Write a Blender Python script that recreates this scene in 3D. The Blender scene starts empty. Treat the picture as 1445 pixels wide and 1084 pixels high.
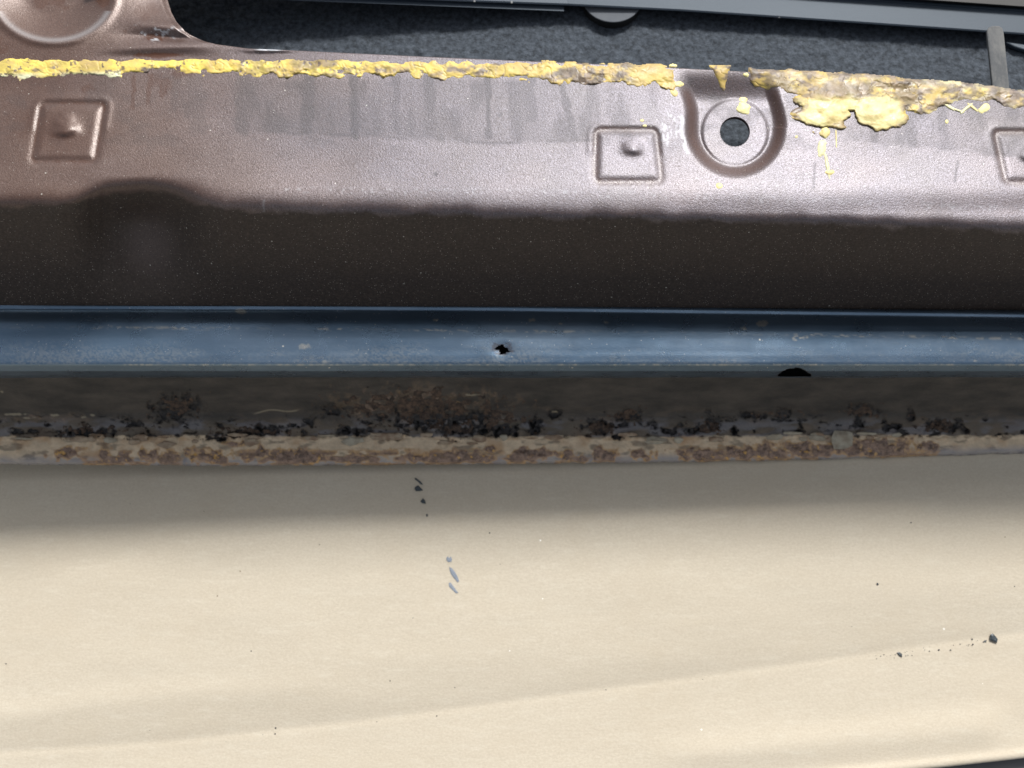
import bpy, math, random
import numpy as np
from mathutils import Vector, Matrix

random.seed(4)
rng = np.random.default_rng(4)
scene = bpy.context.scene
COL = scene.collection

# ------------------------------------------------------------------ camera, sky, sun, exposure
PW, PH = 1445.0, 1084.0
LENS, SENSOR = 35.0, 36.0
FPX = PW * LENS / SENSOR
TILT = math.radians(20.0)
CAM = Vector((0.0, -0.132, 0.318))
cam_d = bpy.data.cameras.new("camera")
cam_d.lens = LENS; cam_d.sensor_width = SENSOR
cam_d.clip_start = 0.005; cam_d.clip_end = 200.0
cam_d.dof.use_dof = True; cam_d.dof.focus_distance = 0.375; cam_d.dof.aperture_fstop = 10.0
cam = bpy.data.objects.new("camera", cam_d); COL.objects.link(cam)
cam.location = CAM; cam.rotation_euler = (TILT, 0, 0)
scene.camera = cam

SUN_EL, SUN_AZ = math.radians(48.5), math.radians(24.0)      # azimuth from +Y towards +X
world = bpy.data.worlds.new("World"); scene.world = world; world.use_nodes = True
wn = world.node_tree.nodes; wl = world.node_tree.links
sky = wn.new("ShaderNodeTexSky"); sky.sky_type = 'NISHITA'; sky.sun_disc = False
sky.sun_elevation = SUN_EL; sky.sun_rotation = SUN_AZ
sky.dust_density = 3.0; sky.ozone_density = 0.5
hs = wn.new("ShaderNodeHueSaturation"); hs.inputs["Saturation"].default_value = 0.30
bg = wn["Background"]; bg.inputs["Strength"].default_value = 0.08
wl.new(sky.outputs[0], hs.inputs["Color"]); wl.new(hs.outputs[0], bg.inputs["Color"])
sun_d = bpy.data.lights.new("sun", 'SUN'); sun_d.energy = 2.4; sun_d.angle = math.radians(11.0)
sun_d.color = (1.0, 0.975, 0.94)
sun = bpy.data.objects.new("sun", sun_d); COL.objects.link(sun)
sdir = Vector((math.sin(SUN_AZ) * math.cos(SUN_EL), math.cos(SUN_AZ) * math.cos(SUN_EL), math.sin(SUN_EL)))
sun.rotation_euler = sdir.to_track_quat('Z', 'Y').to_euler()
sun.location = sdir * 3
scene.view_settings.view_transform = 'Standard'; scene.view_settings.look = 'None'
scene.view_settings.exposure = 0.74; scene.view_settings.gamma = 1.0

# ------------------------------------------------------------------ helpers
ct, st = math.cos(TILT), math.sin(TILT)
def P(u, v, zmm):
    """the place in the world seen at photo point (u, v) on the level z (millimetres)"""
    u, v, zmm = np.broadcast_arrays(np.asarray(u, float), np.asarray(v, float), np.asarray(zmm, float))
    a = (u - PW / 2) / FPX; b = -(v - PH / 2) / FPX
    dx = a; dy = b * ct + st; dz = b * st - ct
    t = (zmm * 1e-3 - CAM.z) / dz
    return np.stack([CAM.x + dx * t, CAM.y + dy * t, zmm * 1e-3 + 0 * t], -1)
def sm(a, b, x):
    t = np.clip((np.asarray(x, float) - a) / (b - a), 0, 1); return t * t * (3 - 2 * t)
def _h(ix, iy, s):
    n = (ix.astype(np.int64) * 374761393 + iy.astype(np.int64) * 668265263 + s * 982451653) & 0x7fffffff
    n = ((n ^ (n >> 13)) * 1274126177) & 0x7fffffff
    n = ((n ^ (n >> 16)) * 60493) & 0x7fffffff
    return (n ^ (n >> 15)).astype(float) % 65536 / 65535.0
def vn(x, y, s=0):
    x, y = np.broadcast_arrays(np.asarray(x, float), np.asarray(y, float))
    ix = np.floor(x); iy = np.floor(y); fx = x - ix; fy = y - iy
    fx = fx * fx * (3 - 2 * fx); fy = fy * fy * (3 - 2 * fy)
    a = _h(ix, iy, s); b = _h(ix + 1, iy, s); c = _h(ix, iy + 1, s); d = _h(ix + 1, iy + 1, s)
    return (a + (b - a) * fx) * (1 - fy) + (c + (d - c) * fx) * fy
def fbm(x, y, s=0, o=4):
    r = 0; amp = 1; tot = 0
    for i in range(o):
        r = r + amp * vn(np.asarray(x) * 2 ** i + 17.3 * i, np.asarray(y) * 2 ** i + 5.1 * i, s + i); tot += amp; amp *= .5
    return r / tot
def crv(pts):
    xs = np.array([p[0] for p in pts], float); ys = np.array([p[1] for p in pts], float)
    return lambda u: np.interp(u, xs, ys)
def ell(u, v, cu, cv, ru, rv, soft=.5, n=.45, s=11, f=9.):
    """soft noisy blotch 0..1"""
    d = np.hypot((u - cu) / ru, (v - cv) / rv) + n * (fbm(u / f, v / f, s) - .5) * 2
    return 1 - sm(1 - soft, 1 + soft * .4, d)

def new_obj(name, me, parent=None, mat=None, **props):
    o = bpy.data.objects.new(name, me); COL.objects.link(o)
    if parent: o.parent = parent
    if mat: me.materials.append(mat)
    for k, w in props.items(): o[k] = w
    return o
def grid_normals(X):
    du = np.gradient(X, axis=1); dv = np.gradient(X, axis=0)
    n = np.cross(dv, du)
    l = np.linalg.norm(n, axis=-1, keepdims=True); l[l == 0] = 1
    return n / l
def raw_mesh(name, co, faces, attrs=None, normals=None):
    me = bpy.data.meshes.new(name)
    nv, nf, k = len(co), len(faces), faces.shape[1]
    me.vertices.add(nv); me.vertices.foreach_set("co", np.ascontiguousarray(co, np.float32).ravel())
    me.loops.add(nf * k); me.loops.foreach_set("vertex_index", np.ascontiguousarray(faces, np.int32).ravel())
    me.polygons.add(nf); me.polygons.foreach_set("loop_start", np.arange(0, nf * k, k, dtype=np.int32))
    me.polygons.foreach_set("use_smooth", np.ones(nf, bool))
    for an, av in (attrs or {}).items():
        a = me.attributes.new(an, 'FLOAT', 'POINT'); a.data.foreach_set("value", np.ascontiguousarray(av, np.float32).ravel())
    me.update(calc_edges=True); me.validate()
    if normals is not None: me.normals_split_custom_set_from_vertices(normals.astype(np.float32).tolist())
    return me
def grid_faces(nr, nc):
    i = np.arange(nr * nc).reshape(nr, nc)
    # rows run down the photo: the winding that faces up
    return np.stack([i[:-1, :-1], i[1:, :-1], i[1:, 1:], i[:-1, 1:]], -1).reshape(-1, 4)
def sub_mesh(name, X, faces, sel, attrs=None, N=None):
    f = faces[sel]; ids, inv = np.unique(f, return_inverse=True); f = inv.reshape(f.shape)
    co = X.reshape(-1, 3)[ids]
    at = {k: w.ravel()[ids] for k, w in (attrs or {}).items()}
    return raw_mesh(name, co, f, at, None if N is None else N.reshape(-1, 3)[ids])

# ------------------------------------------------------------------ materials
class NT:
    def __init__(s, name):
        s.m = bpy.data.materials.new(name); s.m.use_nodes = True
        s.n = s.m.node_tree.nodes; s.l = s.m.node_tree.links
        s.b = s.n["Principled BSDF"]; s.tc = s.n.new("ShaderNodeTexCoord")
        s.bump = None
    def set(s, **k):
        for a, w in k.items():
            s.link(w, s.b.inputs[a.replace('_', ' ')])
        return s
    def link(s, w, inp):
        if isinstance(w, bpy.types.NodeSocket): s.l.new(w, inp)
        elif isinstance(w, (tuple, list)) and len(w) == 3 and inp.type == 'RGBA': inp.default_value = (*w, 1)
        else: inp.default_value = w
    def noise(s, scale, detail=3, rough=.55, sx=1, sy=1, sz=1, out="Fac"):
        mp = s.n.new("ShaderNodeMapping"); mp.inputs["Scale"].default_value = (sx, sy, sz)
        s.l.new(s.tc.outputs["Object"], mp.inputs[0])
        t = s.n.new("ShaderNodeTexNoise"); t.inputs["Scale"].default_value = scale
        t.inputs["Detail"].default_value = detail; t.inputs["Roughness"].default_value = rough
        s.l.new(mp.outputs[0], t.inputs["Vector"]); return t.outputs[out]
    def attr(s, name):
        a = s.n.new("ShaderNodeAttribute"); a.attribute_name = name; return a.outputs["Fac"]
    def ramp(s, x, a, b, ya=0., yb=1.):
        r = s.n.new("ShaderNodeMapRange"); s.link(x, r.inputs[0])
        r.inputs[1].default_value = a; r.inputs[2].default_value = b; r.inputs[3].default_value = ya; r.inputs[4].default_value = yb
        return r.outputs[0]
    def mix(s, f, a, b):
        m = s.n.new("ShaderNodeMix"); m.data_type = 'RGBA'
        s.link(f, m.inputs[0]); s.link(a, m.inputs[6]); s.link(b, m.inputs[7]); return m.outputs[2]
    def math(s, op, a, b=0.):
        m = s.n.new("ShaderNodeMath"); m.operation = op; s.link(a, m.inputs[0]); s.link(b, m.inputs[1]); return m.outputs[0]
    def specks(s, scale, size, keep):
        """sparse round specks, 0/1"""
        v = s.n.new("ShaderNodeTexVoronoi"); v.inputs["Scale"].default_value = scale
        s.l.new(s.tc.outputs["Object"], v.inputs["Vector"])
        near = s.math('LESS_THAN', v.outputs["Distance"], size)
        sep = s.n.new("ShaderNodeSeparateColor"); s.l.new(v.outputs["Color"], sep.inputs[0])
        pick = s.math('GREATER_THAN', sep.outputs[0], 1 - keep)
        return s.math('MULTIPLY', near, pick)
    def bumps(s, *layers):
        for h, dist in layers:
            b = s.n.new("ShaderNodeBump"); b.inputs["Strength"].default_value = 1.0; b.inputs["Distance"].default_value = dist
            s.l.new(h, b.inputs["Height"])
            if s.bump: s.l.new(s.bump, b.inputs["Normal"])
            s.bump = b.outputs[0]
        s.l.new(s.bump, s.b.inputs["Normal"]); return s

# brown painted inner panel
m = NT("brown_paint")
base = m.mix(m.ramp(m.noise(38, 4), .3, .75), (.056, .034, .027), (.078, .048, .038))
base = m.mix(m.ramp(m.noise(900, 2), .35, .7), base, (.045, .029, .025))
base = m.mix(m.math('MULTIPLY', m.attr("stain"), .8), base, (.03, .03, .034))
base = m.mix(m.attr("brown"), base, (.085, .034, .018))
base = m.mix(m.attr("dark_face"), base, m.mix(m.ramp(m.noise(1100, 4, .7), .45, .7), (.034, .023, .0165), (.078, .056, .042)))
base = m.mix(m.attr("scratch_glint"), base, (.62, .66, .70))
base = m.mix(m.math('MULTIPLY', m.attr('dark_face'), m.specks(1500, .26, .10)), base, (.30, .26, .22))
base = m.mix(m.specks(420, .12, .035), base, (.45, .43, .38))
rough = m.math('ADD', m.ramp(m.noise(60, 4), .3, .7, .36, .46), m.math('MULTIPLY', m.attr("stain"), .16))
rough = m.math('SUBTRACT', rough, m.math('MULTIPLY', m.attr("brown"), .25))
rough = m.math('ADD', rough, m.math('MULTIPLY', m.attr("dark_face"), .25))
base = m.mix(m.math('MULTIPLY', m.specks(1300, .20, .05), .5), base, (.62, .58, .52))
m.set(Base_Color=base, Roughness=rough, IOR=1.5)
m.bumps((m.noise(1500, 3, .7), .00010), (m.noise(2900, 1), .00006))
fl = m.n.new("ShaderNodeBsdfPrincipled"); fl.inputs["Metallic"].default_value = 1.0; fl.inputs["Roughness"].default_value = .46
fcol = m.mix(m.ramp(m.noise(1900, 2, .7), .35, .65), (.19, .18, .205), (.45, .435, .52))
fcol = m.mix(m.attr("copper_sheen"), fcol, m.mix(m.ramp(m.noise(1900, 2, .7), .35, .65), (.28, .20, .17), (.66, .52, .46))); m.link(fcol, fl.inputs["Base Color"])
m.l.new(m.bump, fl.inputs["Normal"])
ff = m.math('MULTIPLY', m.math('SUBTRACT', 1., m.math('MULTIPLY', m.attr("stain"), .62)), m.ramp(m.noise(30, 4), .3, .7, .16, .28))
ff = m.math('MULTIPLY', ff, m.math('SUBTRACT', 1., m.attr("brown")))
ff = m.math('MULTIPLY', ff, m.math('SUBTRACT', 1., m.ramp(m.attr("dark_face"), 0, .85, 0, .94)))
mx = m.n.new("ShaderNodeMixShader"); m.link(ff, mx.inputs[0]); m.l.new(m.b.outputs[0], mx.inputs[1]); m.l.new(fl.outputs[0], mx.inputs[2])
m.l.new(mx.outputs[0], m.n["Material Output"].inputs["Surface"])
M_PAINT = m.m
# blue black lip
m = NT("blue_black_paint")
base = m.mix(m.ramp(m.noise(60, 4, .6, .25, 1, 1), .35, .7), (.12, .19, .275), (.195, .275, .37))
base = m.mix(m.attr("scratch_glint"), base, (.62, .60, .52))
base = m.mix(m.attr('hole'), base, m.mix(m.noise(700), (.03, .02, .016), (.16, .10, .07)))
base = m.mix(m.specks(330, .13, .03), base, (.7, .7, .65))
base = m.mix(m.math('MULTIPLY', m.specks(1000, .22, .05), .5), base, (.7, .7, .68))
m.set(Base_Color=base, Metallic=.85, Roughness=m.ramp(m.noise(90, 4), .3, .7, .24, .36), IOR=1.5)
m.bumps((m.noise(1700, 3, .6, .6, 1, 1), .00004))
M_LIP = m.m
# channel and flange: primer, grime, rust
m = NT("rusted_flange")
grime = m.mix(m.ramp(m.noise(160, 5, .65, .35, 1, 1), .35, .68), (.031, .027, .023), (.085, .071, .057))
prim = m.mix(m.ramp(m.noise(220, 5, .65), .35, .7), (.80, .63, .43), (.56, .44, .30))
prim = m.mix(m.ramp(m.noise(70, 3), .52, .68), prim, (.52, .33, .18))
base = m.mix(m.attr("primer"), grime, prim)
base = m.mix(m.math('MULTIPLY', m.attr("steel"), .8), base, (.23, .24, .275))
rust = m.mix(m.ramp(m.noise(420, 4, .7), .38, .62), (.085, .056, .046), (.34, .23, .17))
rust = m.mix(m.ramp(m.noise(330, 3, .6), .60, .68), rust, (.66, .38, .11))
halo = m.mix(m.ramp(m.noise(240, 3), .4, .6), (.58, .35, .15), (.42, .26, .15))
base = m.mix(m.math('MULTIPLY', m.ramp(m.attr("rust"), .04, .34, 0, .85), m.ramp(m.attr("primer"), .2, .7, .12, 1)), base, halo)
brk = m.math('MULTIPLY', m.math('SUBTRACT', m.noise(420, 6, .75), .5), 1.3)
base = m.mix(m.ramp(m.math('ADD', m.attr("rust"), m.math('MULTIPLY', brk, m.ramp(m.attr("rust"), .02, .2))), .38, .72, 0, .92), base, rust)
base = m.mix(m.ramp(m.math('ADD', m.attr("pit"), m.math('MULTIPLY', brk, m.ramp(m.attr("pit"), .02, .2))), .30, .75), base, m.mix(m.ramp(m.noise(450, 4), .4, .62), (.006, .006, .007), (.045, .038, .034)))
base = m.mix(m.attr("scratch_glint"), base, (.34, .29, .20))
rr = m.math('SUBTRACT', .58, m.math('MULTIPLY', m.attr("rust"), m.ramp(m.noise(600, 2), .4, .6, 0, .42)))
m.set(Base_Color=base, Roughness=rr)
m.bumps((m.noise(420, 5, .7), .0005), (m.noise(1500, 2), .0001))
M_FLANGE = m.m
m = NT("dark_rust_crust")
base = m.mix(m.ramp(m.noise(380, 4, .7), .35, .68), (.016, .013, .012), (.15, .095, .062))
m.set(Base_Color=base, Roughness=.75); m.bumps((m.noise(700, 4, .7), .0006)); M_CRUST = m.m
# sealant
m = NT("yellow_sealant")
yl = m.mix(m.attr("ochre"), (.80, .63, .13), (.46, .33, .11))
yl = m.mix(m.attr("cream"), yl, (.84, .77, .36))
yl = m.mix(m.ramp(m.noise(150, 4, .6), .45, .72), yl, (.58, .40, .13))
yl = m.mix(m.math('MULTIPLY', m.attr("pale"), .8), yl, (.72, .76, .55))
yl = m.mix(m.attr("dirt"), yl, m.mix(m.ramp(m.noise(300, 3), .4, .65), (.10, .075, .06), (.24, .18, .14)))
m.set(Base_Color=yl, Roughness=m.ramp(m.noise(200, 3), .3, .7, .35, .65))
m.bumps((m.noise(420, 4, .6), .00014)); M_SEAL = m.m
# felt
m = NT("grey_felt")
base = m.mix(m.ramp(m.noise(480, 4, .7), .36, .66), (.020, .026, .034), (.070, .086, .108))
m.set(Base_Color=base, Roughness=.9); m.bumps((m.noise(500, 3, .6), .0006)); M_FELT = m.m
# rail metals
m = NT("grey_rail_paint")
base = m.mix(m.ramp(m.noise(40, 4, .6, .3, 1, 1), .35, .7), (.022, .032, .046), (.034, .046, .062))
base = m.mix(m.specks(260, .12, .03), base, (.5, .5, .48))
m.set(Base_Color=base, Roughness=.55, Specular_Tint=(.8, .9, 1.)); m.bumps((m.noise(1400, 2), .00003)); M_RAIL = m.m
m = NT("black_rubber"); m.set(Base_Color=m.mix(m.noise(300), (.008, .008, .008), (.02, .02, .02)), Roughness=.6); M_RUB = m.m
m = NT("worn_strap_metal")
base = m.mix(m.ramp(m.noise(170, 5, .7, 1, .5, 1), .4, .65), (.11, .115, .12), (.19, .19, .185))
m.set(Base_Color=base, Roughness=.75); m.b.inputs['Specular IOR Level'].default_value = .2; m.bumps((m.noise(800, 2), .00008)); M_STRAP = m.m
m = NT("pale_cap_plastic"); m.set(Base_Color=m.mix(m.noise(200), (.10, .11, .125), (.15, .16, .175)), Roughness=.85); m.b.inputs['Specular IOR Level'].default_value = .1; M_CAP = m.m
# paper
m = NT("kraft_paper")
pb = m.mix(m.ramp(m.noise(14, 5, .6, .5, 1, 1), .3, .72), (.545, .485, .385), (.58, .525, .425))
pb = m.mix(m.ramp(m.noise(1300, 4, .75, .7, 1, 1), .34, .70, 0, .62), pb, (.43, .37, .28))
pb = m.mix(m.ramp(m.noise(420, 4, .7, .22, 1, 1), .52, .72, 0, .28), pb, (.64, .60, .50))
pb = m.mix(m.ramp(m.noise(26, 5, .7), .5, .75, 0, .35), pb, (.49, .42, .315))
pb = m.mix(m.specks(110, .035, .10), pb, (.22, .17, .12))
pb = m.mix(m.specks(75, .03, .08), pb, (.85, .83, .78))
m.set(Base_Color=pb, Roughness=.78); m.b.inputs["Specular IOR Level"].default_value = .25
m.bumps((m.noise(1000, 4, .7, .5, 1, 1), .00010), (m.noise(30, 3, .5, .6, 1, 1), .00025)); M_PAPER = m.m
m = NT("concrete"); m.set(Base_Color=m.mix(m.noise(60, 6), (.10, .10, .105), (.17, .17, .17)), Roughness=.85); M_CONC = m.m
m = NT("dark_chip"); m.set(Base_Color=m.mix(m.noise(400), (.02, .03, .038), (.05, .065, .075)), Roughness=.45); M_CHIP = m.m
m = NT("blue_grey_chip"); m.set(Base_Color=m.mix(m.noise(700, 4), (.15, .18, .225), (.28, .31, .35)), Roughness=.6); M_CHIP2 = m.m
m = NT("tan_flake"); m.set(Base_Color=m.mix(m.ramp(m.noise(300, 4), .4, .62), (.38, .30, .21), (.24, .16, .10)), Roughness=.6); m.bumps((m.noise(600, 3), .0003)); M_FLAKE = m.m
m = NT("pale_flake"); m.set(Base_Color=m.mix(m.ramp(m.noise(260, 4), .4, .65), (.42, .38, .29), (.30, .25, .18)), Roughness=.6); m.bumps((m.noise(500, 3), .0003)); M_FLAKE2 = m.m

# ------------------------------------------------------------------ shape of the pressed panel (millimetres)
tilt = lambda u: -10.0 * (np.asarray(u, float) / 1445 - .5)
_tu = np.arange(-260, 1720, 1.0)
_tv = np.interp(_tu, *zip(*[(-260, -150), (222, -150), (231, -60), (236, 0), (241, 16), (249, 31), (261, 44), (280, 55), (305, 62.5), (350, 68.5),
                            (430, 72), (600, 80), (900, 93), (1100, 104), (1445, 128), (1720, 148)]))
_k = np.hanning(11); _k /= _k.sum(); _tv = np.convolve(np.pad(_tv, 5, 'edge'), _k, 'valid')
top = lambda u: np.interp(u, _tu, _tv)
lip_top = crv([(-260, 427.5), (0, 429), (350, 429.5), (700, 431.5), (1100, 436.5), (1445, 441), (1720, 444)])
_v0 = crv([(-260, 280), (0, 283), (300, 288), (500, 294), (900, 302), (1200, 310), (1445, 320), (1720, 330)])
def v0(u):
    return _v0(u) - 29 * np.exp(-np.abs((u - 196) / 78) ** 3.2) + 3 + 7 * (fbm(u / 34, 0 * u, 5, 4) - .5)
def box_sd(u, v, c):
    cu, cv, hw, hh, skew, flare = c
    w = hw + flare * (v - cv); x = np.abs(u - cu - skew * (v - cv)) - w + 7; y = np.abs(v - cv) - hh + 7
    return np.hypot(np.maximum(x, 0), np.maximum(y, 0)) + np.minimum(np.maximum(x, y), 0) - 7
SQ = [(96, 187, 44, 40, -.17, 0), (885, 220, 44, 36, .04, .06), (1452, 222, 40, 35, .22, 0)]
BUMP = [(93, 183), (893, 211), (1452, 220)]
def boss_sd(u, v):
    l = 1040 - 69 - 16 * sm(160, 100, v); r = 1040 + 66 - 14 * sm(180, 108, v)
    side = np.maximum(l - u, u - r)
    rad = np.hypot(u - 1038, (v - 180)) - 67
    return np.where(v < 180, side, rad)
def panel_z(u, v):
    z = tilt(u) + 0 * v
    a = v0(u); sl = 54.0 / (432 - a); s = 5.0
    z = z - sl * s * np.logaddexp(0, np.clip((v - a) / s, -40, 300))
    # scallop pressed into the front face
    k = np.exp(-np.abs((u - 200 - .10 * (v - 300)) / 74) ** 2.5) * sm(248, 318, v) * (1 - sm(300, 432, v))
    z = z - 10.0 * k
    z = z + 1.6 * np.exp(-((u - 222) / 30) ** 2 - ((v - 345) / 45) ** 2)
    # wide soft sag of the flat
    z = z + 1.0 * ((np.clip(v, 60, 300) - 180) / 100) ** 2 * (1 - sm(262, 300, v)) - .9 * (190 - np.clip(v, 60, 300)) / 100 * (1 - sm(262, 300, v)) * 0
    z = z + .35 * (fbm(u / 210, v / 90, 21, 2) - .5) * 2 * (1 - sm(270, 300, v))
    for c, b in zip(SQ, BUMP):
        d = box_sd(u, v, c)
        z = z + .3 * (1 - sm(-11, 2, d)) - .32 * np.exp(-((d - .5) / 5.6) ** 2)
        z = z + .22 * np.exp(-((d - 8) / 5) ** 2) * sm(c[1] + 4, c[1] - 10, v)
        rr = np.hypot((u - b[0]) / 1.15, (v - b[1]) * np.where(v > b[1], 1.45, .8))
        z = z + (1.7 if c[0] < 500 else 1.15) * np.exp(-((rr + 3 * (vn(u / 9, v / 9, 62) - .5)) / (14 if c[0] < 500 else 11.5)) ** 2.4)
    d = boss_sd(u, v)
    z = z - 3.4 * (1 - sm(-17, 7, d)) * sm(96, 146, v)
    r = np.hypot(u - 1037, v - 187)
    z = z + .55 * (1 - sm(43, 49.5, r)) + .18 * np.exp(-((r - 50) / 2.2) ** 2) * 0
    # bowl and folds at the upper left
    d = np.hypot((u - 76) / 84, (v + 8) / 66)
    z = z - 3.0 * (1 - sm(.4, 1.05, d)) + .7 * np.exp(-((d - 1.04) / .09) ** 2)
    f = .55 * sm(140, 225, u + 9 * (v - 50) * .1) * (1 - sm(250, 330, u))
    z = z + f * (2.6 * np.exp(-((v - 36 - .12 * (u - 220)) / 8) ** 2) - 2.0 * np.exp(-((v - 52 - .06 * (u - 220)) / 6) ** 2)
                 + 1.3 * np.exp(-((v - 67 + .04 * (u - 220)) / 7) ** 2) - 1.2 * np.exp(-((v - 80) / 8) ** 2))
    z = z - 3.0 * sm(165, 240, u) * (1 - sm(300, 420, u)) * (1 - sm(-10, 40, v))
    # wrinkle on the rim
    z = z + .9 * np.exp(-((u - 375) / 30) ** 2 - ((v - 71) / 3) ** 2) * (.5 + vn(u / 7, v / 3, 8))
    return z

def bar(u, v, uc, w, va, vb, lean=0.):
    x = u - uc - lean * (v - va)
    n = (fbm(u / 7, v / 16, 31) - .5)
    return (1 - sm(w * .35, w * .75, np.abs(x) + n * 9)) * sm(va - 5, va + 5, v) * (1 - sm(vb - 4, vb + 3, v + n * 12))
def panel_attrs(u, v):
    st_ = np.zeros_like(u)
    bx0 = sm(318, 340, u) * (1 - sm(905, 965, u)) * sm(108, 118, v)
    low = crv([(330, 186), (500, 192), (700, 203), (900, 196), (960, 190)])(u)
    film = bx0 * (1 - sm(low - 4, low + 3, v + 10 * (fbm(u / 12, v / 12, 41) - .5)))
    st_ = np.maximum(st_, film * (.34 + .36 * sm(.45, .75, fbm(u / 22, v / 60, 42))))
    for uc, w, vb, ln, k in [(345, 20, 190, -.06, .62), (436, 19, 192, -.04, .75), (500, 12, 196, 0, .8), (562, 12, 165, -.1, .6), (606, 17, 185, .03, .7),
                             (688, 9, 196, .02, .8), (745, 20, 175, .08, .7), (790, 11, 200, .22, .75), (864, 11, 165, -.03, .5), (275, 22, 190, .05, .35), (250, 12, 160, -.1, .4)]:
        st_ = np.maximum(st_, k * bar(u, v, uc, w, 106, vb, ln))
    edge = np.exp(-((v - low + 1) / 3.) ** 2) * sm(335, 350, u) * (1 - sm(835, 850, u)) * (.35 + .65 * sm(.35, .6, fbm(u / 30, 0 * u, 44, 2)))
    st_ = np.maximum(st_, .7 * edge)
    edge2 = np.exp(-((v - low + 13) / 2.5) ** 2) * sm(500, 520, u) * (1 - sm(835, 850, u))
    st_ = np.maximum(st_, .4 * edge2)
    low2 = crv([(1190, 196), (1260, 206), (1340, 214), (1445, 226)])(u)
    film2 = sm(1180, 1215, u) * sm(110, 130, v) * (1 - sm(low2 - 4, low2 + 3, v + 12 * (fbm(u / 14, v / 14, 45) - .5)))
    st_ = np.maximum(st_, film2 * (.38 + .35 * sm(.4, .7, fbm(u / 14, v / 40, 46))))
    # dark blots and the grubby zone round the foam line
    st_ = np.maximum(st_, .45 * sm(.50, .72, fbm(u / 26, v / 20, 47)) * sm(100, 115, v) * (1 - sm(180, 240, v)))
    st_ = np.maximum(st_, .8 * ell(u, v, 705, 162, 5, 5, f=4)); st_ = np.maximum(st_, .8 * ell(u, v, 615, 246, 3, 3, f=4))
    # slender dark scratches
    for (ua, va, ub, vb) in [(1352, 226, 1347, 258), (1150, 228, 1148, 266), (1389, 165, 1402, 215), (1325, 180, 1330, 212)]:
        t = np.clip((v - va) / (vb - va), 0, 1); st_ = np.maximum(st_, .75 * np.exp(-((u - ua - (ub - ua) * t) / 1.6) ** 2) * (v > va) * (v < vb))
    br = .9 * ell(u, v, 225, 78, 40, 5, .5, .4, 51, 7)
    br = np.maximum(br, .8 * ell(u, v, 222, 52, 22, 6, .5, .8, 52, 5))
    for uc, vb, w in [(228, 140, 5), (212, 150, 7), (190, 155, 6), (236, 135, 3)]:
        br = np.maximum(br, .55 * bar(u, v, uc, w, 102, vb, -.08))
    br = np.maximum(br, .5 * ell(u, v, 125, 125, 14, 6, .6, .7, 53, 7))
    br = np.maximum(br, .6 * sm(.56, .76, fbm(u / 30, v / 30, 54)) * (1 - sm(260, 340, u)) * (1 - sm(90, 170, v)))
    br = np.maximum(br, .5 * ell(u, v, 205, 15, 30, 16, .7, .4, 55, 12))
    br = np.maximum(br, .42 * (1 - sm(60, 460, u)) * (.5 + .8 * fbm(u / 80, v / 60, 56, 3)) * (v < 300))  # duller brown left side: the weaker sheen there is painted in
    for c in SQ: br = np.maximum(br, .62 * np.exp(-((box_sd(u, v, c) - 1) / 5) ** 2) * (.55 + .6 * fbm(u / 9, v / 9, 58, 2)))
    d = boss_sd(u, v)
    br = np.maximum(br, .55 * np.exp(-((d + 5) / 9) ** 2) * sm(115, 135, v))
    sc = np.zeros_like(u)
    w = np.abs(d - 9 + 4 * (vn(v / 9, u / 9, 61) - .5))
    sc = np.maximum(sc, .7 * (1 - sm(1, 4.5, w)) * (u < 1000) * sm(160, 168, v) * (1 - sm(212, 222, v)) * sm(.25, .5, fbm(u / 5, v / 8, 62)))
    sc = np.maximum(sc, .6 * ell(u, v, 945, 180, 12, 20, .6, .9, 63, 6) * sm(.45, .6, fbm(u / 3, v / 12, 64)))
    yl = crv([(380, 264), (800, 268), (1445, 292)])(u)
    sc = np.maximum(sc, .10 * np.exp(-((v - yl - 3 * (vn(u / 90, 0 * u, 74) - .5)) / 2.2) ** 2) * sm(.35, .7, fbm(u / 9, v / 3, 65, 4)) * sm(400, 520, u))  # soft highlight along the shoulder, painted as a faint pale line
    sc = np.maximum(sc, .25 * np.exp(-((v - yl - 4) / 5) ** 2) * sm(.68, .76, fbm(u / 4, v / 4, 66, 2)) * (u > 380))
    sc = np.maximum(sc, .9 * (1 - sm(.3, 1, np.hypot((u - 378) / 27, (v - 70) / 2.6) + .6 * (vn(u / 6, v / 2, 67) - .5))))
    sc = np.maximum(sc, .7 * ell(u, v, 218, 45, 30, 12, .5, .9, 68, 6) * sm(.58, .68, fbm(u / 5, v / 3.5, 69)))  # shiny highlights on the folds, painted as pale flecks
    sc = np.maximum(sc, .25 * np.exp(-((np.hypot((u - 76) / 84, (v + 8) / 66) - .98) / .05) ** 2) * (v > 15))  # highlight on the bowl's lower rim, painted as a pale arc
    # thin pale scuffs on the dark face
    for uc, vb, va in [(372, 300, 282)]:
        sc = np.maximum(sc, .16 * np.exp(-((u - uc - 5 * (fbm(v / 8, u / 40, 72) - .5)) / 1.6) ** 2) * (v > va) * (v < vb) * sm(.35, .6, fbm(u / 3, v / 5, 73)))
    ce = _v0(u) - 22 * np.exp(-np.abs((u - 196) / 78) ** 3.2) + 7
    dark_face = sm(-4, 5, v - ce + 15 * (fbm(u / 30, v / 30, 59, 5) - .5) + 4 * (fbm(u / 4, v / 4, 60, 2) - .5))  # darker, rougher and flake-free below the bend, with a noisy upper edge
    dark_face = dark_face * (1 - .50 * np.exp(-((u - 212) / 40) ** 2 - ((v - 345) / 48) ** 2))  # soft light in the scallop, painted as a lighter middle
    cop = np.clip((1 - sm(40, 600, u)) + .5 * (fbm(u / 120, v / 60, 57, 3) - .5), 0, 1)  # warm-to-cool sheen shift across the panel, painted into the flake colour
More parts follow.
